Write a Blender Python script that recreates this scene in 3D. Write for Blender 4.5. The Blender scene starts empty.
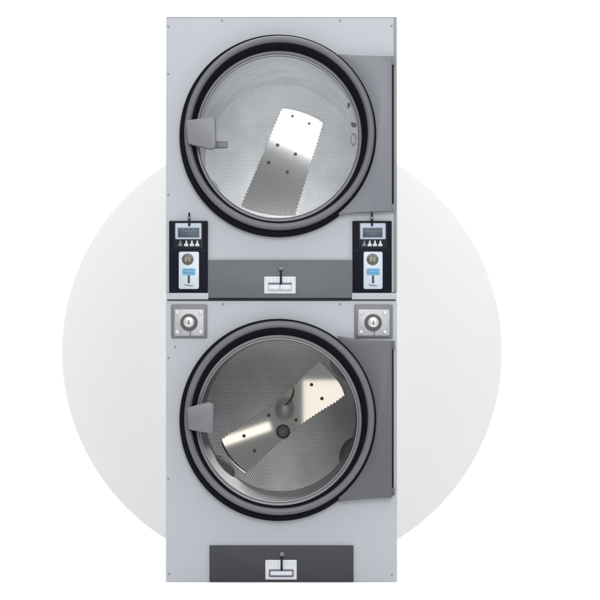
import bpy, bmesh, math, random
from mathutils import Vector, Matrix

random.seed(4)
PI = math.pi
S = bpy.context.scene
COL = S.collection

# ------------------------------------------------------------------ scale
# the machine is 0.80 m wide and 1.95 m tall; MM turns measured grid units into metres
U = 0.003463
CX, BASE = 281.5, 582.0
D = 6.86                      # camera to machine front
DRUM = 0.72                   # front to drum back plate
def X(p): return (p - CX) * U
def Z(p): return (BASE - p) * U
CAMX, CAMZ = X(300), Z(389)
def at_depth(px, py, y):
    k = (D + y) / D
    return Vector((CAMX + (X(px) - CAMX) * k, y, CAMZ + (Z(py) - CAMZ) * k))

# ------------------------------------------------------------------ camera
cam = bpy.data.cameras.new('camera')
cam.sensor_width = 36.0
cam.lens = 36.0 * D / (600 * U)
cam.shift_y = (389 - 300) / 600.0
cam.clip_end = 100
camo = bpy.data.objects.new('camera', cam)
camo.location = (CAMX, -D, CAMZ)
camo.rotation_euler = (PI / 2, 0, 0)
COL.objects.link(camo)
S.camera = camo

# ------------------------------------------------------------------ studio light
W = bpy.data.worlds.new('World')
S.world = W
W.use_nodes = True
wn = W.node_tree
bg = wn.nodes['Background']
tc = wn.nodes.new('ShaderNodeTexCoord')
sx = wn.nodes.new('ShaderNodeSeparateXYZ')
mr = wn.nodes.new('ShaderNodeMapRange')
mr.inputs['From Min'].default_value = 0.12
mr.inputs['From Max'].default_value = 0.75
mr.interpolation_type = 'SMOOTHSTEP'
cr = wn.nodes.new('ShaderNodeMix'); cr.data_type = 'RGBA'
cr.inputs[6].default_value = (0.26, 0.26, 0.26, 1)
cr.inputs[7].default_value = (0.985, 0.99, 1.0, 1)
wn.links.new(tc.outputs['Generated'], sx.inputs[0])
wn.links.new(sx.outputs['Z'], mr.inputs['Value'])
wn.links.new(mr.outputs[0], cr.inputs[0])
wn.links.new(cr.outputs[2], bg.inputs['Color'])
bg.inputs['Strength'].default_value = 0.80

def area(name, loc, u, n, sx_, sy_, radiance, color=(1, 1, 1)):
    """area lamp whose local x is u, local y is n; it shines along -(u x n)"""
    l = bpy.data.lights.new(name, 'AREA')
    l.shape = 'RECTANGLE'; l.size = sx_; l.size_y = sy_
    l.energy = radiance * PI * sx_ * sy_
    l.color = color
    o = bpy.data.objects.new(name, l)
    u = Vector(u).normalized(); n = Vector(n).normalized(); w = u.cross(n)
    m = Matrix((u, n, w)).transposed().to_4x4()
    m.translation = Vector(loc)
    o.matrix_world = m
    COL.objects.link(o)
    return o

def area_at(name, loc, target, sx_, sy_, radiance, color=(1, 1, 1)):
    d = (Vector(target) - Vector(loc)).normalized()
    u = d.cross(Vector((0, 0, 1))).normalized()
    n = u.cross(d)
    return area(name, loc, u, n, sx_, sy_, radiance, color)

# tilted softbox high behind the photographer, mirrored in the upper drum
th = math.radians(25)
uu = Vector((math.cos(th), 0, -math.sin(th))); nn = Vector((math.sin(th), 0, math.cos(th)))
area('softbox', Vector((CAMX - 0.10, -D - 0.05, 2.42)) + nn * 1.3, uu, nn, 4.6, 2.6, 8.0, (0.98, 0.99, 1.0))
# added fill bank behind the photographer to brighten the upper drum, between door heights
area('fill_bank', (CAMX, -D - 0.1, 1.44), (1, 0, 0), (0, 0, 1), 3.4, 0.5, 6.5)
# two small warm lamps beside the photographer, mirrored in the lower drum
G2 = 2 * U * (D + DRUM) / D
def lamp_px(name, cx, cy, w, h, tilt, rad, color):
    t = math.radians(tilt)
    area(name, (CAMX + (cx - 300) * G2, -D - 0.05, CAMZ + (389 - cy) * G2),
         (math.cos(t), 0, math.sin(t)), (-math.sin(t), 0, math.cos(t)), w * G2, h * G2, rad, color)
lamp_px('small_lamp', 328, 404, 50, 48, 0, 1.15, (1.0, 0.90, 0.78))
lamp_px('small_lamp', 245, 434.5, 54, 9, 19, 1.6, (1.0, 0.94, 0.80))
# key softbox above and in front
area_at('key_softbox', (-1.5, -2.6, 3.3), (0, 0, 1.25), 1.8, 1.8, 0.8)
# added backdrop lamps at both sides and an overhead bank, all out of view
area_at('backdrop_fill_lamp', (-4.2, -2.2, 2.3), (-0.7, 1.5, 0.6), 2.0, 2.0, 2.9)
area_at('backdrop_fill_lamp', (4.2, -2.2, 2.3), (0.7, 1.5, 0.6), 2.0, 2.0, 2.9)
area('board_fill_lamp', (0, 1.06, 0.7), (-1, 0, 0), (0, 0, 1), 0.7, 1.3, 3.9)  # added unseen lamp behind the machine, evens out the round board
area('floor_fill_lamp', (0, 0.2, 4.3), (1, 0, 0), (0, 1, 0), 5.0, 3.6, 3.2)  # added to wash out the floor shading around the base

S.view_settings.view_transform = 'Standard'
S.view_settings.look = 'None'
S.view_settings.exposure = 0.0
S.view_settings.gamma = 1.0
S.cycles.max_bounces = 10
S.cycles.transparent_max_bounces = 12
S.cycles.use_denoising = True

# ------------------------------------------------------------------ materials
def mat(name, rgb, rough=0.5, metal=0.0, var=0.0, scale=8.0, bump=0.0, bscale=400.0, stretch=(1, 1, 1), coat=0.0, spec=0.5):
    m = bpy.data.materials.new(name); m.use_nodes = True
    nt = m.node_tree; b = nt.nodes['Principled BSDF']
    b.inputs['Base Color'].default_value = (*rgb, 1)
    b.inputs['Roughness'].default_value = rough
    b.inputs['Metallic'].default_value = metal
    b.inputs['Coat Weight'].default_value = coat
    b.inputs['Specular IOR Level'].default_value = spec
    t = nt.nodes.new('ShaderNodeTexCoord')
    mp = nt.nodes.new('ShaderNodeMapping'); mp.inputs['Scale'].default_value = stretch
    nt.links.new(t.outputs['Object'], mp.inputs['Vector'])
    if var:
        n = nt.nodes.new('ShaderNodeTexNoise'); n.inputs['Scale'].default_value = scale
        n.inputs['Detail'].default_value = 5
        nt.links.new(mp.outputs[0], n.inputs['Vector'])
        r = nt.nodes.new('ShaderNodeMapRange')
        r.inputs['To Min'].default_value = 1 - var; r.inputs['To Max'].default_value = 1 + var
        r.inputs['From Min'].default_value = 0.25; r.inputs['From Max'].default_value = 0.75
        nt.links.new(n.outputs[0], r.inputs['Value'])
        v = nt.nodes.new('ShaderNodeVectorMath'); v.operation = 'SCALE'
        v.inputs[0].default_value = rgb
        nt.links.new(r.outputs[0], v.inputs['Scale'])
        nt.links.new(v.outputs[0], b.inputs['Base Color'])
        r2 = nt.nodes.new('ShaderNodeMapRange')
        r2.inputs['To Min'].default_value = max(0.02, rough - 0.08); r2.inputs['To Max'].default_value = min(1, rough + 0.08)
        nt.links.new(n.outputs[0], r2.inputs['Value'])
        nt.links.new(r2.outputs[0], b.inputs['Roughness'])
    if bump:
        n2 = nt.nodes.new('ShaderNodeTexNoise'); n2.inputs['Scale'].default_value = bscale
        nt.links.new(mp.outputs[0], n2.inputs['Vector'])
        bp = nt.nodes.new('ShaderNodeBump'); bp.inputs['Strength'].default_value = bump
        bp.inputs['Distance'].default_value = 0.001
        nt.links.new(n2.outputs[0], bp.inputs['Height'])
        nt.links.new(bp.outputs[0], b.inputs['Normal'])
    return m

def perforated(name, steel, hole, rough, pitch, use_uv, thr=0.27, metal=0.5):
    """brushed steel with a staggered pattern of round holes"""
    m = bpy.data.materials.new(name); m.use_nodes = True
    nt = m.node_tree; b = nt.nodes['Principled BSDF']; N = nt.nodes.new; L = nt.links.new
    t = N('ShaderNodeTexCoord')
    sep = N('ShaderNodeSeparateXYZ'); comb = N('ShaderNodeCombineXYZ')
    L(t.outputs['UV' if use_uv else 'Object'], sep.inputs[0])
    L(sep.outputs['X'], comb.inputs['X'])
    L(sep.outputs['Y' if use_uv else 'Z'], comb.inputs['Y'])
    sc = N('ShaderNodeVectorMath'); sc.operation = 'MULTIPLY'
    sc.inputs[1].default_value = (1 / pitch, 1 / pitch / math.sqrt(3), 0)
    L(comb.outputs[0], sc.inputs[0])
    lens = []
    for off in ((0, 0, 0), (0.5, 0.5, 0)):
        a = N('ShaderNodeVectorMath'); a.operation = 'ADD'; a.inputs[1].default_value = off
        L(sc.outputs[0], a.inputs[0])
        f = N('ShaderNodeVectorMath'); f.operation = 'FRACTION'; L(a.outputs[0], f.inputs[0])
        s = N('ShaderNodeVectorMath'); s.operation = 'SUBTRACT'; s.inputs[1].default_value = (0.5, 0.5, 0)
        L(f.outputs[0], s.inputs[0])
        k = N('ShaderNodeVectorMath'); k.operation = 'MULTIPLY'; k.inputs[1].default_value = (1, math.sqrt(3), 0)
        L(s.outputs[0], k.inputs[0])
        l = N('ShaderNodeVectorMath'); l.operation = 'LENGTH'; L(k.outputs[0], l.inputs[0])
        lens.append(l)
    mn = N('ShaderNodeMath'); mn.operation = 'MINIMUM'
    L(lens[0].outputs['Value'], mn.inputs[0]); L(lens[1].outputs['Value'], mn.inputs[1])
    r = N('ShaderNodeMapRange'); r.inputs['From Min'].default_value = thr - 0.05; r.inputs['From Max'].default_value = thr + 0.05
    L(mn.outputs[0], r.inputs['Value'])
    no = N('ShaderNodeTexNoise'); no.inputs['Scale'].default_value = 9; no.inputs['Detail'].default_value = 4
    L(t.outputs['Object'], no.inputs['Vector'])
    hv = N('ShaderNodeMapRange'); hv.inputs['From Min'].default_value = 0.3; hv.inputs['From Max'].default_value = 0.7
    hv.inputs['To Min'].default_value = 0.85; hv.inputs['To Max'].default_value = 1.1
    L(no.outputs[0], hv.inputs['Value'])
    mx = N('ShaderNodeMix'); mx.data_type = 'RGBA'
    mx.inputs[6].default_value = (*hole, 1); mx.inputs[7].default_value = (*steel, 1)
    L(r.outputs[0], mx.inputs[0])
    sv = N('ShaderNodeVectorMath'); sv.operation = 'SCALE'
    L(mx.outputs[2], sv.inputs[0]); L(hv.outputs[0], sv.inputs['Scale'])
    L(sv.outputs[0], b.inputs['Base Color'])
    mm = N('ShaderNodeMath'); mm.operation = 'MULTIPLY'; mm.inputs[1].default_value = metal
    L(r.outputs[0], mm.inputs[0]); L(mm.outputs[0], b.inputs['Metallic'])
    b.inputs['Roughness'].default_value = rough
    bp = N('ShaderNodeBump'); bp.inputs['Strength'].default_value = 0.35; bp.inputs['Distance'].default_value = 0.002
    L(r.outputs[0], bp.inputs['Height']); L(bp.outputs[0], b.inputs['Normal'])
    return m

def glass_mat(name, tint=(0.95, 0.955, 0.965)):
    m = bpy.data.materials.new(name); m.use_nodes = True
    nt = m.node_tree; nt.nodes.remove(nt.nodes['Principled BSDF'])
    out = nt.nodes['Material Output']
    f = nt.nodes.new('ShaderNodeFresnel'); f.inputs['IOR'].default_value = 1.45
    tr = nt.nodes.new('ShaderNodeBsdfTransparent'); tr.inputs['Color'].default_value = (*tint, 1)
    gl = nt.nodes.new('ShaderNodeBsdfGlossy'); gl.inputs['Roughness'].default_value = 0.14
    mx = nt.nodes.new('ShaderNodeMixShader')
    nt.links.new(f.outputs[0], mx.inputs[0]); nt.links.new(tr.outputs[0], mx.inputs[1]); nt.links.new(gl.outputs[0], mx.inputs[2])
    nt.links.new(mx.outputs[0], out.inputs['Surface'])
    return m

M = dict(
    cabinet=mat('silver grey enamel', (0.304, 0.318, 0.345), 0.46, 0.0, 0.04, 3.0, 0.06, 900, stretch=(1, 1, 0.35)),
    edge=mat('grey edge trim', (0.19, 0.19, 0.20), 0.45, 0.0, 0.03),
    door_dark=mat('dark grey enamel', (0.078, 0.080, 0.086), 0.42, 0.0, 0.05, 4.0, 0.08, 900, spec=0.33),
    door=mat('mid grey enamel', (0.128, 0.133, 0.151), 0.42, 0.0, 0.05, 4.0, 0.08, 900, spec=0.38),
    ring=mat('satin grey cast metal', (0.096, 0.097, 0.106), 0.42, 0.1, 0.06, 9.0, 0.05, 500, spec=0.35),
    seam=mat('grey seam strip', (0.10, 0.10, 0.105), 0.5),
    bezel=mat('dull grey bezel', (0.13, 0.132, 0.142), 0.4, 0.3, 0.05, 9.0),
    rubber=mat('black rubber', (0.004, 0.004, 0.007), 0.6, 0.0, 0.2, 20.0, 0.1, 300, spec=0.05),
    bright=mat('bright trim wire', (0.30, 0.30, 0.305), 0.35, 0.6),
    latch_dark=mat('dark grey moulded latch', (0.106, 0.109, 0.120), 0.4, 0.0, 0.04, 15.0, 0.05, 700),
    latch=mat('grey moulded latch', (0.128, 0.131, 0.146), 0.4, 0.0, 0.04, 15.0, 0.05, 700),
    band=mat('grey access panel enamel', (0.084, 0.090, 0.094), 0.46, 0.0, 0.06, 4.0, 0.06, 900, spec=0.28),
    band_dark=mat('charcoal access panel enamel', (0.034, 0.036, 0.042), 0.48, 0.0, 0.07, 5.0, 0.06, 900, spec=0.2),
    black=mat('black control plastic', (0.006, 0.007, 0.012), 0.4, 0.0, 0.15, 20.0, spec=0.04),
    module=mat('black keypad plastic', (0.012, 0.013, 0.020), 0.35, 0.0, 0.1, 20.0, spec=0.1),
    housing=mat('pale blue grey plastic', (0.285, 0.33, 0.40), 0.4, 0.0, 0.05, 30.0),
    lcd=mat('dark lcd glass', (0.050, 0.066, 0.084), 0.25, 0.0, 0.25, 260.0, spec=0.2),
    segment=mat('lcd segment', (0.030, 0.038, 0.048), 0.3, spec=0.2),
    button=mat('pale key plastic', (0.40, 0.415, 0.45), 0.4),
    button_dark=mat('grey key plastic', (0.10, 0.103, 0.115), 0.4),
    plate=mat('pale coin plate', (0.36, 0.405, 0.455), 0.36, 0.05, 0.05, 40.0),
    blue=mat('blue sticker', (0.085, 0.235, 0.39), 0.4, 0.0, 0.15, 300.0),
    bluetext=mat('sticker ink', (0.045, 0.13, 0.24), 0.5),
    brass=mat('aged coin button', (0.085, 0.085, 0.072), 0.4, 0.4, 0.2, 300.0),
    olive=mat('yellowed coin button half', (0.16, 0.15, 0.10), 0.4, 0.3, 0.15, 300.0),
    slot=mat('coin slot black', (0.012, 0.014, 0.02), 0.5),
    chrome=mat('brushed chrome', (0.50, 0.50, 0.505), 0.36, 0.6, 0.06, 60.0),
    lockplate=mat('cast grey lock plate', (0.29, 0.293, 0.305), 0.40, 0.25, 0.08, 60.0, 0.1, 500),
    lockframe=mat('dull grey lock frame', (0.112, 0.114, 0.122), 0.45, 0.15, 0.08, 60.0),
    white=mat('white label plastic', (0.47, 0.475, 0.515), 0.42, 0.0, 0.06, 400.0),
    ink=mat('dark label ink', (0.10, 0.10, 0.12), 0.5),
    greyink=mat('faded label ink', (0.36, 0.365, 0.40), 0.5),
    screw=mat('dull screw', (0.20, 0.20, 0.215), 0.4, 0.5),
    hinge=mat('dark hinge', (0.008, 0.008, 0.013), 0.5, 0.0, spec=0.15),
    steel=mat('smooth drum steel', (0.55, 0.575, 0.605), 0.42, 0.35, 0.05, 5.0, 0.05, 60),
    steel_shaded=mat('shaded drum steel', (0.22, 0.225, 0.235), 0.42, 0.5, 0.06, 5.0, 0.05, 60),  # darker copy of the drum steel: lower drum's shade in the colour
    perf=perforated('perforated drum steel', (0.91, 0.92, 0.93), (0.66, 0.665, 0.67), 0.5, 0.0090, False, metal=0.25),  # upper drum's brightness put into a paler steel
    perf_wall=perforated('perforated drum wall', (0.84, 0.87, 0.89), (0.66, 0.68, 0.70), 0.45, 0.0095, True, metal=0.25),
    perf_shaded=perforated('shaded perforated drum steel', (0.46, 0.46, 0.455), (0.20, 0.20, 0.198), 0.5, 0.0090, False),  # back plate darkened in colour for the shade in the lower drum
    perf_wall_shaded=perforated('shaded perforated drum wall', (0.26, 0.265, 0.275), (0.10, 0.10, 0.105), 0.45, 0.0095, True),  # wall darkened in colour for the shade in the lower drum
    bar=mat('polished steel strap', (0.80, 0.795, 0.77), 0.032, 1.0, 0.0, 12.0),
    bar_soft=mat('satin steel strap', (0.78, 0.78, 0.77), 0.058, 1.0, 0.0, 12.0),
    rivet=mat('dark rivet', (0.07, 0.07, 0.07), 0.4, 0.3),
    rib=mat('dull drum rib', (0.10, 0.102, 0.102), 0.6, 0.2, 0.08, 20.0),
    rib_light=mat('light drum rib', (0.42, 0.43, 0.44), 0.45, 0.4, 0.06, 20.0),
    reflection_dome=mat('pale reflection dome', (0.42, 0.42, 0.41), 0.5, 0.5, 0.1, 30.0),
    reflection_grey=mat('handle reflection grey', (0.20, 0.20, 0.205), 0.5, 0.1, 0.06, 20.0),
    hub=mat('dark hub', (0.085, 0.085, 0.085), 0.5, 0.4, 0.1, 40.0),
    backdrop=mat('white studio paper', (0.92, 0.92, 0.92), 0.8),
    disc=mat('pale grey board', (0.558, 0.557, 0.553), 0.8),
    glass=glass_mat('door glass'),
)

# ------------------------------------------------------------------ helpers
def link(name, bm, material, parent=None, smooth=None, flat_front=True):
    me = bpy.data.meshes.new(name)
    bmesh.ops.recalc_face_normals(bm, faces=bm.faces)
    bm.to_mesh(me); bm.free()
    mats = material if isinstance(material, (list, tuple)) else [material]
    for m in mats: me.materials.append(m)
    if smooth is not None:
        for p in me.polygons: p.use_smooth = True
        for p in me.polygons:
            if len(p.vertices) > 4 or (abs(p.normal.y) > 0.9999 and flat_front): p.use_smooth = False
        me.set_sharp_from_angle(angle=math.radians(smooth))
    o = bpy.data.objects.new(name, me)
    COL.objects.link(o)
    if parent: o.parent = parent
    return o

def add_prism(bm, pts, y0, y1, bevel=0.0, seg=2, mi=0):
    """pts: list of (x, z) metres, extruded from y0 (front) to y1 (back)"""
    t = bmesh.new()
    f = [t.verts.new((x, y0, z)) for x, z in pts]
    b = [t.verts.new((x, y1, z)) for x, z in pts]
    n = len(pts)
    front = t.faces.new(f); t.faces.new(b[::-1])
    for i in range(n):
        t.faces.new((f[i], b[i], b[(i + 1) % n], f[(i + 1) % n]))
    bmesh.ops.recalc_face_normals(t, faces=t.faces)
    if bevel:
        ed = [e for e in t.edges if all(abs(v.co.y - y0) < 1e-7 for v in e.verts)]
        bmesh.ops.bevel(t, geom=ed, offset=bevel, segments=seg, affect='EDGES', profile=0.5)
    for fc in t.faces: fc.material_index = mi
    me = bpy.data.meshes.new('tmp'); t.to_mesh(me); t.free()
    bm.from_mesh(me); bpy.data.meshes.remove(me)

def rrect(px0, px1, py0, py1, r=0.0, n=5):
    x0, x1, z0, z1 = X(px0), X(px1), Z(py1), Z(py0)
    if r <= 0: return [(x0, z0), (x1, z0), (x1, z1), (x0, z1)]
    r *= U
    out = []
    for cx, cz, a in ((x1 - r, z1 - r, 0), (x0 + r, z1 - r, 90), (x0 + r, z0 + r, 180), (x1 - r, z0 + r, 270)):
        for k in range(n + 1):
            t = math.radians(a + 90 * k / n)
            out.append((cx + r * math.cos(t), cz + r * math.sin(t)))
    return out

def slab(name, px0, px1, py0, py1, y0, y1, m, parent, r=0.0, bevel=0.0006):
    bm = bmesh.new()
    add_prism(bm, rrect(px0, px1, py0, py1, r), y0, y1, bevel)
    return link(name, bm, m, parent, smooth=40)

def add_lathe(bm, cx, cz, prof, n=128, sz=1.0, closed=False):
    """revolve (radius, y, dz) about the y axis at (cx, cz); dz shifts that ring up or down"""
    uv = bm.loops.layers.uv.verify()
    rings = []
    for p in prof:
        r, y = p[0], p[1]; dz = p[2] if len(p) > 2 else 0.0
        if r < 1e-6: rings.append([bm.verts.new((cx, y, cz + dz))])
        else: rings.append([bm.verts.new((cx + r * math.cos(2 * PI * i / n), y, cz + dz + r * sz * math.sin(2 * PI * i / n))) for i in range(n)])
    pairs = list(zip(range(len(rings) - 1), range(1, len(rings))))
    if closed: pairs.append((len(rings) - 1, 0))
    for a, b in pairs:
        A, B = rings[a], rings[b]
        ra = max(prof[a][0], prof[b][0])
        for i in range(n):
            j = (i + 1) % n
            if len(A) == 1 and len(B) == 1: continue
            if len(A) == 1: f = bm.faces.new((A[0], B[j], B[i])); us = [(i, 0), (i + 1, 1), (i, 1)]
            elif len(B) == 1: f = bm.faces.new((A[i], A[j], B[0])); us = [(i, 0), (i + 1, 0), (i, 1)]
            else: f = bm.faces.new((A[i], A[j], B[j], B[i])); us = [(i, 0), (i + 1, 0), (i + 1, 1), (i, 1)]
            for l, (ui, vi) in zip(f.loops, us):
                l[uv].uv = (2 * PI * ui / n * ra, prof[b if vi else a][1])

def lathe(name, px, py, prof, m, parent, n=128, sz=1.0, smooth=35, closed=False):
    bm = bmesh.new()
    add_lathe(bm, X(px), Z(py), prof, n, sz, closed)
    return link(name, bm, m, parent, smooth=smooth)

def ring_prof(r0, r1, y_back, y_front, bev=0.003, dz=0.0, dz_in=None):
    """closed profile of a flat ring with rounded front edges (radii in units)"""
    r0 *= U; r1 *= U
    if dz_in is None: dz_in = dz
    return [(r1, y_back, dz), (r1, y_front + bev, dz), (r1 - bev * 0.3, y_front + bev * 0.3, dz), (r1 - bev, y_front, dz),
            (r0 + bev, y_front, dz_in), (r0 + bev * 0.3, y_front + bev * 0.3, dz_in), (r0, y_front + bev, dz_in), (r0, y_back, dz_in)]

def tube(bm, pts, r, n=10):
    pts = [Vector(p) for p in pts]
    prev = None
    for i, p in enumerate(pts):
        d = (pts[min(i + 1, len(pts) - 1)] - pts[max(i - 1, 0)]).normalized()
        a = d.cross(Vector((0, 1, 0)))
        if a.length < 1e-3: a = d.cross(Vector((1, 0, 0)))
        a.normalize(); b = d.cross(a)
        rr = r[i] if isinstance(r, (list, tuple)) else r
        ring = [bm.verts.new(p + (a * math.cos(2 * PI * k / n) + b * math.sin(2 * PI * k / n)) * rr) for k in range(n)]
        if prev:
            for k in range(n): bm.faces.new((prev[k], prev[(k + 1) % n], ring[(k + 1) % n], ring[k]))
        else: bm.faces.new(ring[::-1])
        prev = ring
    bm.faces.new(prev)

# ------------------------------------------------------------------ setting
bm = bmesh.new()
prof = [(-4.5, 0.0), (1.7, 0.0)] + [(1.7 + 0.8 * math.sin(a), 0.8 - 0.8 * math.cos(a)) for a in [PI / 2 * k / 24 for k in range(1, 25)]] + [(2.5, 6.0)]
rows = [[bm.verts.new((x, y, z)) for x in (-8.0, 8.0)] for y, z in prof]
for a, b in zip(rows[:-1], rows[1:]): bm.faces.new((a[0], a[1], b[1], b[0]))
o = link('background', bm, M['backdrop'], smooth=60)
o['kind'] = 'structure'

# pale grey round board standing behind the machine
yb = 1.45
k = (D + yb) / D
c = at_depth(282, 352, yb); R = 220 * U * k
pts = []
zf = 0.001
a0 = math.asin((zf - c.z) / R)
for i in range(161):
    t = a0 + (PI - 2 * a0) * i / 160
    pts.append((c.x + R * math.cos(t), c.z + R * math.sin(t)))
bm = bmesh.new()
add_prism(bm, pts, yb, yb + 0.018, 0.001)
o = link('round_board', bm, M['disc'], smooth=30)
o['label'] = 'large pale grey round board standing behind the silver dryer'
o['category'] = 'board'

# ------------------------------------------------------------------ the machine
root = bpy.data.objects.new('tumble_dryer', None)
COL.objects.link(root)
root['label'] = 'tall silver grey double stacked coin tumble dryer with two round glass doors'
root['category'] = 'tumble dryer'

L, Rr, T, B = 166.0, 397.0, 18.0, 582.0
EY, EYL = 135.6, 418.8            # door centres
ECX = 278.5

# body shell: sides, top, base and back
bm = bmesh.new()
x0, x1, z0, z1, y1 = X(L) + 0.002, X(Rr) - 0.002, 0.002, Z(T) - 0.002, 1.02
th_ = 0.004
for (a, b_, c0, c1, d0, d1) in ((x0, x0 + th_, 0.003, y1, z0, z1), (x1 - th_, x1, 0.003, y1, z0, z1),
                               (x0 + th_, x1 - th_, 0.003, y1, z1 - th_, z1), (x0 + th_, x1 - th_, 0.003, y1, z0, z0 + th_),
                               (x0 + th_, x1 - th_, y1 - th_, y1, z0 + th_, z1 - th_)):
    r = bmesh.ops.create_cube(bm, size=1.0)
    bmesh.ops.scale(bm, verts=r['verts'], vec=(b_ - a, c1 - c0, d1 - d0))
    bmesh.ops.translate(bm, verts=r['verts'], vec=((a + b_) / 2, (c0 + c1) / 2, (d0 + d1) / 2))
link('cabinet', bm, M['cabinet'], root)

def plate_with_hole(name, px0, px1, py0, py1, hx, hy, rx, rz, y0, y1, m, parent):
    x0, x1, z0, z1 = X(px0), X(px1), Z(py1), Z(py0)
    cx, cz = X(hx), Z(hy)
    angs = sorted(set([2 * PI * i / 144 for i in range(144)] +
                      [math.atan2(z - cz, x - cx) % (2 * PI) for x in (x0, x1) for z in (z0, z1)]))
    bm = bmesh.new()
    lay = []
    for y in (y0, y1):
        inner, outer = [], []
        for a in angs:
            ca, sa = math.cos(a), math.sin(a)
            inner.append(bm.verts.new((cx + rx * U * ca, y, cz + rz * U * sa)))
            t = min(((x1 - cx) / ca if ca > 1e-9 else (x0 - cx) / ca if ca < -1e-9 else 1e9),
                    ((z1 - cz) / sa if sa > 1e-9 else (z0 - cz) / sa if sa < -1e-9 else 1e9))
            outer.append(bm.verts.new((cx + t * ca, y, cz + t * sa)))
        lay.append((inner, outer))
    n = len(angs)
    (fi, fo), (bi, bo) = lay
    for i in range(n):
        j = (i + 1) % n
        bm.faces.new((fi[i], fo[i], fo[j], fi[j]))
        bm.faces.new((bi[i], bi[j], bo[j], bo[i]))
        bm.faces.new((fo[i], bo[i], bo[j], fo[j]))
        bm.faces.new((fi[i], fi[j], bi[j], bi[i]))
    bmesh.ops.recalc_face_normals(bm, faces=bm.faces)
    return link(name, bm, m, parent)

plate_with_hole('front_panel', L, 393.6, T, 292.4, ECX, EY, 90, 92, -0.002, 0.003, M['cabinet'], root)
plate_with_hole('front_panel', L, Rr, 301.0, B - 0.3, ECX, EYL, 90, 92, -0.002, 0.003, M['cabinet'], root)
slab('side_trim', 393.75, Rr, T, 292.4, -0.001, 0.003, M['edge'], root, 0, 0.0006)
slab('top_trim', L + 0.4, Rr - 0.2, T - 1.0, T - 0.15, -0.0005, 0.02, M['edge'], root, 0, 0.0005)
# ledge between the two halves
slab('ledge', L + 0.6, 208.6, 293.0, 299.5, -0.010, 0.003, M['cabinet'], root, 0, 0.0015)
slab('ledge', 351.8, Rr - 0.4, 293.0, 299.5, -0.010, 0.003, M['cabinet'], root, 0, 0.0015)
slab('seam_strip', L + 0.6, Rr - 0.6, 299.7, 300.9, 0.0035, 0.02, M['seam'], root, 0, 0.0003)

# screws round the two front panels
for px, py in ((168.3, 26.5), (222, 20.6), (340, 20.6), (391.5, 26), (168.3, 74), (168.3, 195), (168.5, 358), (168.5, 479),
               (223, 304.2), (340, 304.2), (169, 574), (391.8, 575), (175, 347)):
    lathe('screw', px, py, [(0.0, -0.0045), (0.0022, -0.0042), (0.0036, -0.003), (0.0038, -0.0015)], M['screw'], root, n=16)

# access panels with their coin drawer labels
def access_panel(px0, px1, py0, py1, mt, plate, slotbox, stem, head, rounded, lip):
    p = slab('access_panel', px0, px1, py0, py1, -0.010, -0.0028, mt, root, 0.6, 0.0012)
    p['label'] = 'charcoal panel at the foot of the dryer' if rounded else 'mid grey panel between the two coin panels'
    if lip:
        slab('lip', px0 + 0.3, px1 - 0.3, py1 + 0.1, py1 + 2.0, -0.0085, 0.001, M['hinge'], p, 0, 0.0005)
    a, b, c0, c1 = plate
    q = slab('coin_drawer', a, b, c0, c1, -0.0135, -0.0102, M['white'], p, 0.8, 0.0008)
    # rows of faint print dots above the drawer slot, and the printed outline
    bm = bmesh.new()
    rows = 2
    for rI in range(rows):
        yy = c0 + 2.2 + rI * 2.3
        for ci in range(9):
            xx = a + 2.2 + ci * (b - a - 4.4) / 8
            if abs(xx - stem[0]) < 1.6: continue
            add_prism(bm, rrect(xx - 0.8, xx + 0.8, yy - 0.55, yy + 0.55), -0.0138, -0.0134)
    link('print', bm, M['greyink'], p)
    a, b, c0, c1 = slotbox
    slab('recess', a, b, c0, c1, -0.0141, -0.0134, M['ink'] if rounded else M['greyink'], p, 1.6 if rounded else 0.3, 0.0002)
    mid = (a + b) / 2
    if not rounded:
        slab('recess', a, b, c0, c0 + 1.9, -0.0147, -0.0142, M['ink'], p, 0.2, 0.0001)
        slab('drawer_handle', a + 0.9, mid - 0.35, c0 + 2.3, c1 - 1.6, -0.019, -0.0142, M['white'], p, 0.8, 0.0012)
        slab('drawer_handle', mid + 0.35, b - 0.9, c0 + 2.3, c1 - 1.6, -0.019, -0.0142, M['white'], p, 0.8, 0.0012)
    else:
        slab('drawer_handle', a + 1.7, b - 1.5, c0 + 2.1, c1 - 1.9, -0.019, -0.0142, M['white'], p, 1.0, 0.0012)
    key(stem[0], stem[1], stem[2], head, -0.015, p)

def key(px, py0, py1, head, y, parent):
    """a small key: pale bow and dark dropping stem"""
    bm = bmesh.new()
    tube(bm, [(X(px), y - 0.004, Z(py0)), (X(px), y - 0.004, Z((py0 + py1) / 2)), (X(px), y - 0.003, Z(py1))], [0.0030, 0.0034, 0.0040])
    link('lock_stem', bm, M['hinge'], parent, smooth=40)
    hx0, hx1, hy0, hy1 = head
    slab('lock_cap', hx0, hx1, hy0, hy1, y - 0.009, y + 0.006, M['lockframe'], parent, 1.2, 0.0015)

access_panel(208.8, 351.6, 260.2, 298.0, M['band'], (264.3, 295.7, 276.7, 293.7), (268, 292, 282.8, 291.6), (281, 268.5, 284.2), (278.6, 283.4, 267.2, 270.6), False, True)
access_panel(209.6, 353.4, 545.3, 581.4, M['band_dark'], (265.4, 296.7, 559.6, 579.2), (268.8, 293.8, 568.8, 576.8), (281.7, 554, 569.6), (279.8, 284.4, 551.6, 555.8), True, False)

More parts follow.
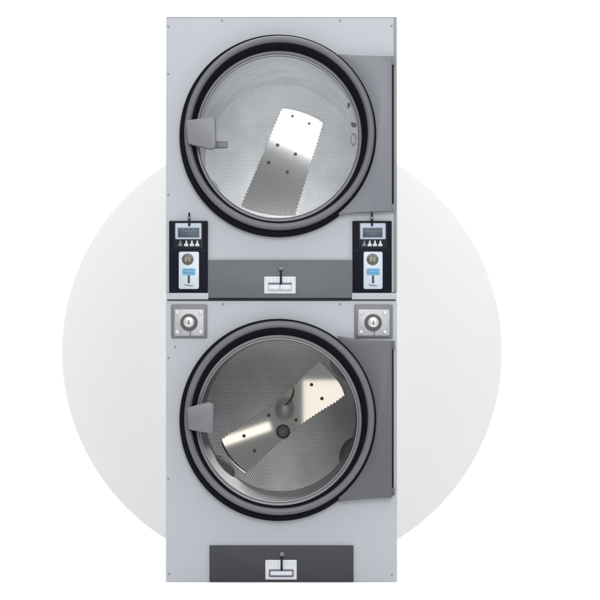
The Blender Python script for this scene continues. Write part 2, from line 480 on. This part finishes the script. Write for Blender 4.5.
# control panels
def control_panel(px0, px1, disp, lcd, keys, plate, coin, dispkey):
    p = slab('control_panel', px0, px1, 221.2, 292.3, -0.012, -0.0028, M['black'], root, 0.8, 0.0015)
    slab('keypad', disp[0] - 1.8, disp[1] + 1.6, 222.6, 249.4, -0.0155, -0.0122, M['module'], p, 0.8, 0.001)
    slab('keypad_edge', px0 + 1.2, px1 - 1.2, 250.4, 251.2, -0.0135, -0.0122, M['module'], p, 0.1, 0.0003)
    slab('display', disp[0], disp[1], 223.6, 239.6, -0.019, -0.0157, M['housing'], p, 1.0, 0.001)
    slab('screen', lcd[0], lcd[1], 228.2, 237.8, -0.0197, -0.0188, M['lcd'], p, 0.4, 0.0002)
    bm = bmesh.new()      # faint unlit digits
    w = (lcd[1] - lcd[0]) / 4
    for i in range(4):
        a = lcd[0] + w * i + 1.0; b = a + w - 2.0
        for yy in (229.6, 232.8, 236.0):
            add_prism(bm, rrect(a, b, yy, yy + 0.55), -0.0200, -0.01975)
        for xx in (a - 0.1, b - 0.4):
            for yy in (230.3, 233.5):
                add_prism(bm, rrect(xx, xx + 0.5, yy, yy + 2.3), -0.0200, -0.01975)
    link('digits', bm, M['segment'], p)
    for i, kx in enumerate(keys):
        bm = bmesh.new()
        pts = [(X(kx - 2.3), Z(246.6)), (X(kx + 2.1), Z(246.6)), (X(kx + 1.9), Z(244.6)), (X(kx + 0.8), Z(243.4)), (X(kx + 0.7), Z(241.0)),
               (X(kx - 0.7), Z(241.0)), (X(kx - 0.8), Z(243.4)), (X(kx - 2.2), Z(244.6))]
        add_prism(bm, pts, -0.0185, -0.0157, 0.0006)
        link('button', bm, M['button_dark'] if i == 0 else M['button'], p, smooth=40)
    q = slab('coin_plate', plate[0], plate[1], 252.0, 289.2, -0.0160, -0.0122, M['plate'], p, 1.8, 0.001)
    lathe('coin_button', coin[0], coin[1], [(0, -0.0215), (0.010, -0.0215), (0.0125, -0.0205), (0.0130, -0.0185), (0.0170, -0.0180), (0.0200, -0.0172), (0.0205, -0.0158)], M['brass'], p, n=40)
    bm = bmesh.new()
    add_prism(bm, rrect(coin[0] - 2.9, coin[0] - 0.6, coin[1] - 2.4, coin[1] + 2.4, 0.6), -0.0224, -0.0214)
    add_prism(bm, rrect(coin[0] + 0.7, coin[0] + 2.9, coin[1] - 2.4, coin[1] + 2.4, 0.6), -0.0224, -0.0214)
    link('coin_button', bm, M['olive'], p)
    cx = (plate[0] + plate[1]) / 2
    slab('sticker', cx - 6.6, cx + 6.6, 268.6, 275.4, -0.0165, -0.0158, M['blue'], p, 1.4, 0.0001)
    bm = bmesh.new()
    for yy, n in ((269.9, 5), (272.3, 4)):
        for i in range(n):
            xx = cx - 5 + i * 10 / n
            add_prism(bm, rrect(xx, xx + 10 / n - 0.7, yy, yy + 1.0), -0.0168, -0.01645)
    link('print', bm, M['bluetext'], p)
    slab('coin_slot', cx - 1.1, cx + 1.1, 275.6, 283.4, -0.0172, -0.0158, M['slot'], p, 0.5, 0.0002)
    bm = bmesh.new()
    for i in range(5):
        add_prism(bm, rrect(cx - 4.2 + i * 1.7, cx - 3.1 + i * 1.7, 284.2 + 0.25 * i, 286.0 + 0.25 * i), -0.0165, -0.0158)
    link('print', bm, M['ink'], p)
    key(*dispkey, p)

control_panel(169.4, 208.0, (175.6, 201.6), (178.2, 199.6), (180.6, 186.6, 192.2, 197.6), (179.0, 199.2), (188.0, 259.6),
              (189.6, 213.0, 226.5, (187.9, 191.3, 217.2, 219.8), -0.016))
control_panel(352.4, 391.6, (360.0, 385.4), (362.6, 382.2), (364.2, 369.6, 374.8, 380.2), (363.4, 382.4), (372.4, 259.8),
              (371.8, 213.0, 226.5, (370.1, 373.5, 217.2, 219.8), -0.016))

# square lock plates
def lock_plate(px0, px1, py0, py1, c):
    p = slab('lock_plate', px0, px1, py0, py1, -0.007, -0.0028, M['lockframe'], root, 1.4, 0.003)
    slab('lock_plate_face', px0 + 3.2, px1 - 3.0, py0 + 4.6, py1 - 2.4, -0.0115, -0.0072, M['lockplate'], p, 1.5, 0.0025)
    for dx in (-11.6, 11.8):
        for dy in (-9.8, 9.6):
            lathe('screw', c[0] + dx, c[1] + dy, [(0, -0.0165), (0.004, -0.0160), (0.0066, -0.0138), (0.0070, -0.0112)], M['chrome'], p, n=20)
    lathe('lock_collar', c[0], c[1], [(0.022, -0.014), (0.025, -0.0165), (0.0292, -0.0155), (0.0305, -0.0112)], M['hub'], p, n=48)
    lathe('lock_recess', c[0], c[1], [(0.0, -0.0135), (0.0235, -0.0135)], M['ink'], p, n=48)
    lathe('lock_knob', c[0], c[1] - 0.4, [(0, -0.030), (0.010, -0.0297), (0.0165, -0.027), (0.0195, -0.022), (0.0205, -0.0137)], M['chrome'], p, n=48)
    slab('keyhole', c[0] - 0.7, c[0] + 0.9, c[1] - 2.4, c[1] + 2.6, -0.0312, -0.0300, M['lockframe'], p, 0.7, 0.0002)
    slab('key_groove', c[0] + 0.6, c[0] + 1.9, c[1] + 8.2, py1 - 1.4, -0.0128, -0.0112, M['ink'], p, 0.3, 0.0002)
lock_plate(171.2, 207.2, 304.6, 338.4, (189.2, 322.6))
lock_plate(354.4, 392.6, 304.6, 338.4, (373.0, 322.8))

# ------------------------------------------------------------------ doors and drums
ZS = 1.022
def door(cy, panel, latch, hinge_y, enamel, latch_enamel):
    d = bpy.data.objects.new('door', None)
    COL.objects.link(d); d.parent = root
    d.location = (0, 0, 0)
    # hinge side plate
    bm = bmesh.new()
    arc = [(ECX + 97.3 * math.cos(math.radians(t)), cy - 97.3 * 1.022 * math.sin(math.radians(t))) for t in range(-52, 53, 2)]
    add_prism(bm, [(X(a), Z(b)) for a, b in arc + panel], -0.034, -0.0028, 0.002)
    link('hinge_plate', bm, enamel, d, smooth=30)
    # dark hinge strip beside the plate, with its knuckles
    slab('hinge', 391.7, 393.5, hinge_y[0], hinge_y[1], -0.016, -0.0022, M['hinge'], d, 0.3, 0.0008)
    for y0, y1 in ((hinge_y[0] - 9, hinge_y[0] - 0.3), (hinge_y[1] + 0.3, hinge_y[1] + 8)):
        slab('hinge_knuckle', 391.4, 394.6, y0, y1, -0.019, -0.0022, enamel, d, 0.6, 0.0015)
    # outer gasket, grey rim, inner gasket, bezel
    lathe('outer_gasket', ECX, cy + 1.0, ring_prof(88.5, 98.6, -0.0028, -0.032, 0.006), M['rubber'], d, n=160, sz=ZS, closed=True)
    g = 0.0
    R0, R1 = 87.8 * U, 94.5 * U
    up = 1.0 * U
    prof = [(R1, -0.030, up)]
    for k in range(9):
        a = PI * k / 8
        prof.append(((R0 + R1) / 2 + (R1 - R0) / 2 * math.cos(a), -0.046 - 0.013 * math.sin(a), up))
    prof.append((R0, -0.030, up))
    lathe('rim', ECX + 1.0, cy, prof, M['ring'], d, n=160, sz=ZS, smooth=60, closed=True)
    lathe('inner_gasket', ECX + 0.5, cy, [(89.2 * U, -0.044, up), (87.8 * U, -0.046, up), (86.2 * U, -0.043, 0.3 * U), (83.2 * U, -0.020, -1.2 * U), (82.0 * U, -0.012, -1.4 * U), (82.0 * U, 0.004, -1.4 * U), (88.4 * U, 0.002, 0)],
          M['rubber'], d, n=160, sz=ZS, smooth=50, closed=True)
    lathe('bezel', ECX, cy, [(83.2 * U, 0.0, -1.5 * U), (83.2 * U, -0.0185, -1.5 * U), (82.6 * U, -0.020, -1.5 * U), (80.6 * U, -0.018, -1.5 * U), (79.2 * U, -0.010, -1.5 * U), (79.0 * U, 0.004, -1.5 * U)],
          M['bezel'], d, n=160, sz=ZS * 1.006, smooth=40, closed=True)
    lathe('trim_wire', ECX, cy, [((79.2 + 0.55 * math.cos(2 * PI * k / 8)) * U, -0.013 + 0.0019 * math.sin(2 * PI * k / 8), -1.5 * U) for k in range(8)],
          M['bright'], d, n=160, sz=ZS * 1.006, smooth=70, closed=True)
    # curved safety glass, a thin closed lens
    bulge = 0.003
    pr = []
    RG = 79.1 * U
    for k in range(9):
        r = RG * k / 8; pr.append((r, -0.004 - bulge * (1 - (k / 8) ** 2), -1.5 * U))
    lathe('glass', ECX, cy, pr, M['glass'], d, n=96, sz=ZS * 1.006, smooth=80)
    # latch handle with its foot
    bm = bmesh.new()
    add_prism(bm, [(X(a), Z(b)) for a, b in latch], -0.088, -0.058, 0.005, 3)
    link('latch_handle', bm, latch_enamel, d, smooth=40)
    slab('latch_foot', ECX - 90.0, ECX - 82, cy - 10, cy + 12, -0.0575, -0.030, M['rubber'], d, 1.0, 0.001)
    return d

def rounded(pts, r, n=4):
    """round the corners of a polygon given in units"""
    out = []
    N = len(pts)
    for i in range(N):
        p = Vector(pts[i]); a = Vector(pts[i - 1]); b = Vector(pts[(i + 1) % N])
        ri = r[i] if isinstance(r, (list, tuple)) else r
        pa = p + (a - p).normalized() * min(ri, (a - p).length * 0.45); pb = p + (b - p).normalized() * min(ri, (b - p).length * 0.45)
        for k in range(n + 1):
            t = k / n
            q = pa * (1 - t) ** 2 + p * 2 * t * (1 - t) + pb * t * t
            out.append((q.x, q.y))
    return out

panel_up = [(338.5, 55.3), (352, 56.6), (370, 57.4), (391.4, 57.6), (391.4, 211.6), (375, 212.2), (355, 213.6), (338.5, 215.6)]
panel_lo = [(338, 336.2), (352, 338.6), (370, 340.4), (391.4, 341.2), (391.4, 497.2), (375, 497.8), (355, 499.2), (338.5, 501.2)]
latch_up = rounded([(187.2, 123.8), (189.4, 146.4), (213.5, 152.6), (217.0, 148.5), (216.6, 121.5), (213.0, 120.2)], [2, 3, 4, 3, 3, 2])
latch_lo = rounded([(188.0, 407.6), (190.0, 429.2), (214.4, 433.6), (215.2, 403.4), (209.0, 401.8)], [2, 3, 2.5, 3, 2])
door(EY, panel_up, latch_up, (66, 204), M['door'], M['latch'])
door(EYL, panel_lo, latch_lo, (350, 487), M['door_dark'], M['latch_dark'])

def drum(cy, steel, wall, perf, ribm, barm, rib_angles, corners, rivets, hub, hook, waist=0.0, lean=0.0):
    """open steel drum: smooth mouth, perforated wall, perforated back plate with a riveted strap"""
    dcx, dcz = X(ECX), Z(cy)
    R = 83.0 * U
    bm = bmesh.new()
    add_lathe(bm, dcx, dcz, [(R + 0.004, 0.010), (R, 0.013), (R, 0.20), (R, DRUM * 0.45), (R, DRUM)], 128)
    d = link('drum', bm, [steel, wall], root, smooth=35)
    for p in d.data.polygons:
        if p.center.y > 0.25: p.material_index = 1
    bm = bmesh.new()
    add_lathe(bm, dcx, dcz, [(R + 0.002, DRUM - 0.001), (R * 0.93, DRUM), (R * 0.5, DRUM + 0.001), (0, DRUM + 0.001)], 96)
    link('back_plate', bm, perf, d, smooth=60)
    # three lifter ribs along the wall
    for a in rib_angles:
        a = math.radians(a)
        e = Vector((math.cos(a), 0, math.sin(a))); t = Vector((-math.sin(a), 0, math.cos(a)))
        bm = bmesh.new()
        prof = [(-0.060, 0.003), (-0.040, -0.017), (-0.016, -0.025), (0.016, -0.025), (0.040, -0.017), (0.060, 0.003)]
        secs = []
        for y, sc in ((0.56, 0.55), (0.60, 1.0), (DRUM - 0.03, 1.0), (DRUM - 0.004, 0.96)):
            secs.append([bm.verts.new(Vector((dcx, y, dcz)) + e * (R + q * sc) + t * p_) for p_, q in prof])
        for A, Bv in zip(secs[:-1], secs[1:]):
            for i in range(len(prof) - 1): bm.faces.new((A[i], A[i + 1], Bv[i + 1], Bv[i]))
        bm.faces.new(secs[0]); bm.faces.new(secs[-1][::-1])
        bmesh.ops.bevel(bm, geom=[x for x in bm.edges if len(x.link_faces) == 2], offset=0.004, segments=2, affect='EDGES')
        link('lifter_rib', bm, ribm, d, smooth=40)
    # strap: polygon with toothed long edges and curved ends; corners: end A left/right, end B right/left
    yb = DRUM - 0.006
    A0, A1, B1, B0 = [Vector((v.x, v.z)) for v in (at_depth(px, py, yb) for px, py in corners)]
    axis = ((A0 + A1) / 2 - (B0 + B1) / 2).normalized()
    def teeth(p, q):
        n = max(4, int((q - p).length / 0.0135)); side = Vector((-(q - p).y, (q - p).x)).normalized()
        out = []
        for i in range(n):
            a = p + (q - p) * (i / n); b = p + (q - p) * ((i + 0.35) / n); c = p + (q - p) * ((i + 0.5) / n); e = p + (q - p) * ((i + 0.85) / n)
            out += [a, b, c + side * 0.0036, e + side * 0.0036]
        return out
    def cap(p, q, ax, h):
        return [p + (q - p) * (i / 8) + ax * h * (1 - (2 * i / 8 - 1) ** 2) for i in range(8)]
    pts = cap(A0, A1, axis, 0.007) + teeth(A1, B1) + cap(B1, B0, -axis, 0.014) + teeth(B0, A0)
    mid = (A0 + A1 + B0 + B1) / 4; half = (A0 - B1).length / 2; side = Vector((-axis.y, axis.x))
    shaped = []
    for p in pts:
        q = p - mid; al = q.dot(axis); pe = q.dot(side)
        shaped.append(mid + axis * al + side * pe * (1 - waist * max(0.0, 1 - (al / (half * 0.75)) ** 2)))
    pts = shaped
    bm = bmesh.new()
    add_prism(bm, [(p.x, p.y) for p in pts], yb, DRUM + 0.003)
    for v in bm.verts: v.co.y -= (v.co.z - mid.y) * lean      # the strap leans a little towards the door at its top
    link('strap', bm, barm, d)
    for px, py in rivets:
        w = at_depth(px, py, yb)
        yr = yb - (w.z - mid.y) * lean
        bm = bmesh.new()
        add_lathe(bm, w.x, w.z, [(0, yr - 0.0045), (0.004, yr - 0.0037), (0.0065, yr - 0.0018), (0.007, yr + 0.001)], 20)
        link('rivet', bm, M['rivet'], d, smooth=50)
    if hub:
        w = at_depth(hub[0], hub[1], yb)
        bm = bmesh.new()
        add_lathe(bm, w.x, w.z, [(0.008, yb - 0.008), (0.015, yb - 0.010), (0.022, yb - 0.007), (0.028, yb + 0.001)], 48)
        link('hub', bm, M['hub'], d, smooth=50)
        bm = bmesh.new()
        add_lathe(bm, w.x, w.z, [(0, yb - 0.017), (0.008, yb - 0.017), (0.0095, yb - 0.014), (0.0098, yb - 0.004)], 6)
        link('hub_bolt', bm, M['lockframe'], d)
        w = at_depth(284.6, 409.0, yb)  # added dome standing in for a pale reflection on the strap
        bm = bmesh.new()
        add_lathe(bm, w.x, w.z, [(0, yb - 0.012), (0.008, yb - 0.0115), (0.016, yb - 0.0095), (0.024, yb - 0.006), (0.031, yb - 0.0025), (0.036, yb - 0.0006), (0.041, yb + 0.0004)], 48, 1.25)
        link('reflection_dome', bm, M['reflection_dome'], d, smooth=80)
    if hook:  # added curved tube standing in for a dark reflection on the strap
        pts = [at_depth(px, py, yb - 0.012) for px, py in hook]
        bm = bmesh.new()
        tube(bm, pts, [0.002 + 0.003 * math.sin(PI * i / (len(pts) - 1)) for i in range(len(pts))], 10)
        link('reflection_hook', bm, M['hub'], d, smooth=60)

drum(EY, M['steel'], M['perf_wall'], M['perf'], M['rib_light'], M['bar_soft'], (207, 328), [(283.2, 108.0), (322.5, 121.6), (294.5, 215.0), (241.5, 206.0)],
     [(292.4, 116.2), (309.2, 123.6), (277.6, 145.2), (295.4, 154.2), (268.6, 162.6), (287.2, 172.2)], None, None, 0.0, 0.0105)
drum(EYL, M['steel_shaded'], M['perf_wall_shaded'], M['perf_shaded'], M['rib'], M['bar'], (38, 222, 333), [(320.0, 362.0), (345.6, 393.6), (244.0, 472.6), (221.2, 440.6)],
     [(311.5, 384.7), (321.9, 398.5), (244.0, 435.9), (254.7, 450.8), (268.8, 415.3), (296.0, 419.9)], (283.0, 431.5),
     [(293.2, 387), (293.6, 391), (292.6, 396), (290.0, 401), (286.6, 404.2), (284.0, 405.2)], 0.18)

# small dark marks on the right of the upper glass
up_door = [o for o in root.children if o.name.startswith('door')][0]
slab('handle_reflection', 213.5, 227.5, 140.6, 147.4, 0.014, 0.030, M['reflection_grey'], up_door, 1.6, 0.003)  # added bar behind the glass standing in for the handle's reflection
yg = -0.0165
for outline in ([(350.6, 122.8), (355.6, 123.4), (356.4, 127.6), (352.2, 127.2)], [(347.0, 103.4), (350.2, 103.8), (350.0, 106.6), (348.0, 109.2)]):
    bm = bmesh.new()
    add_prism(bm, [(X(a), Z(b)) for a, b in rounded(outline, 1.0)], yg, yg + 0.001)
    link('glass_mark', bm, M['slot'], up_door)
bm = bmesh.new()
add_lathe(bm, X(353.6), Z(139.5), [(2.2 * U, yg), (2.9 * U, yg), (2.9 * U, yg + 0.001), (2.2 * U, yg + 0.001)], 32, 2.2, True)
link('glass_mark', bm, M['ink'], up_door)
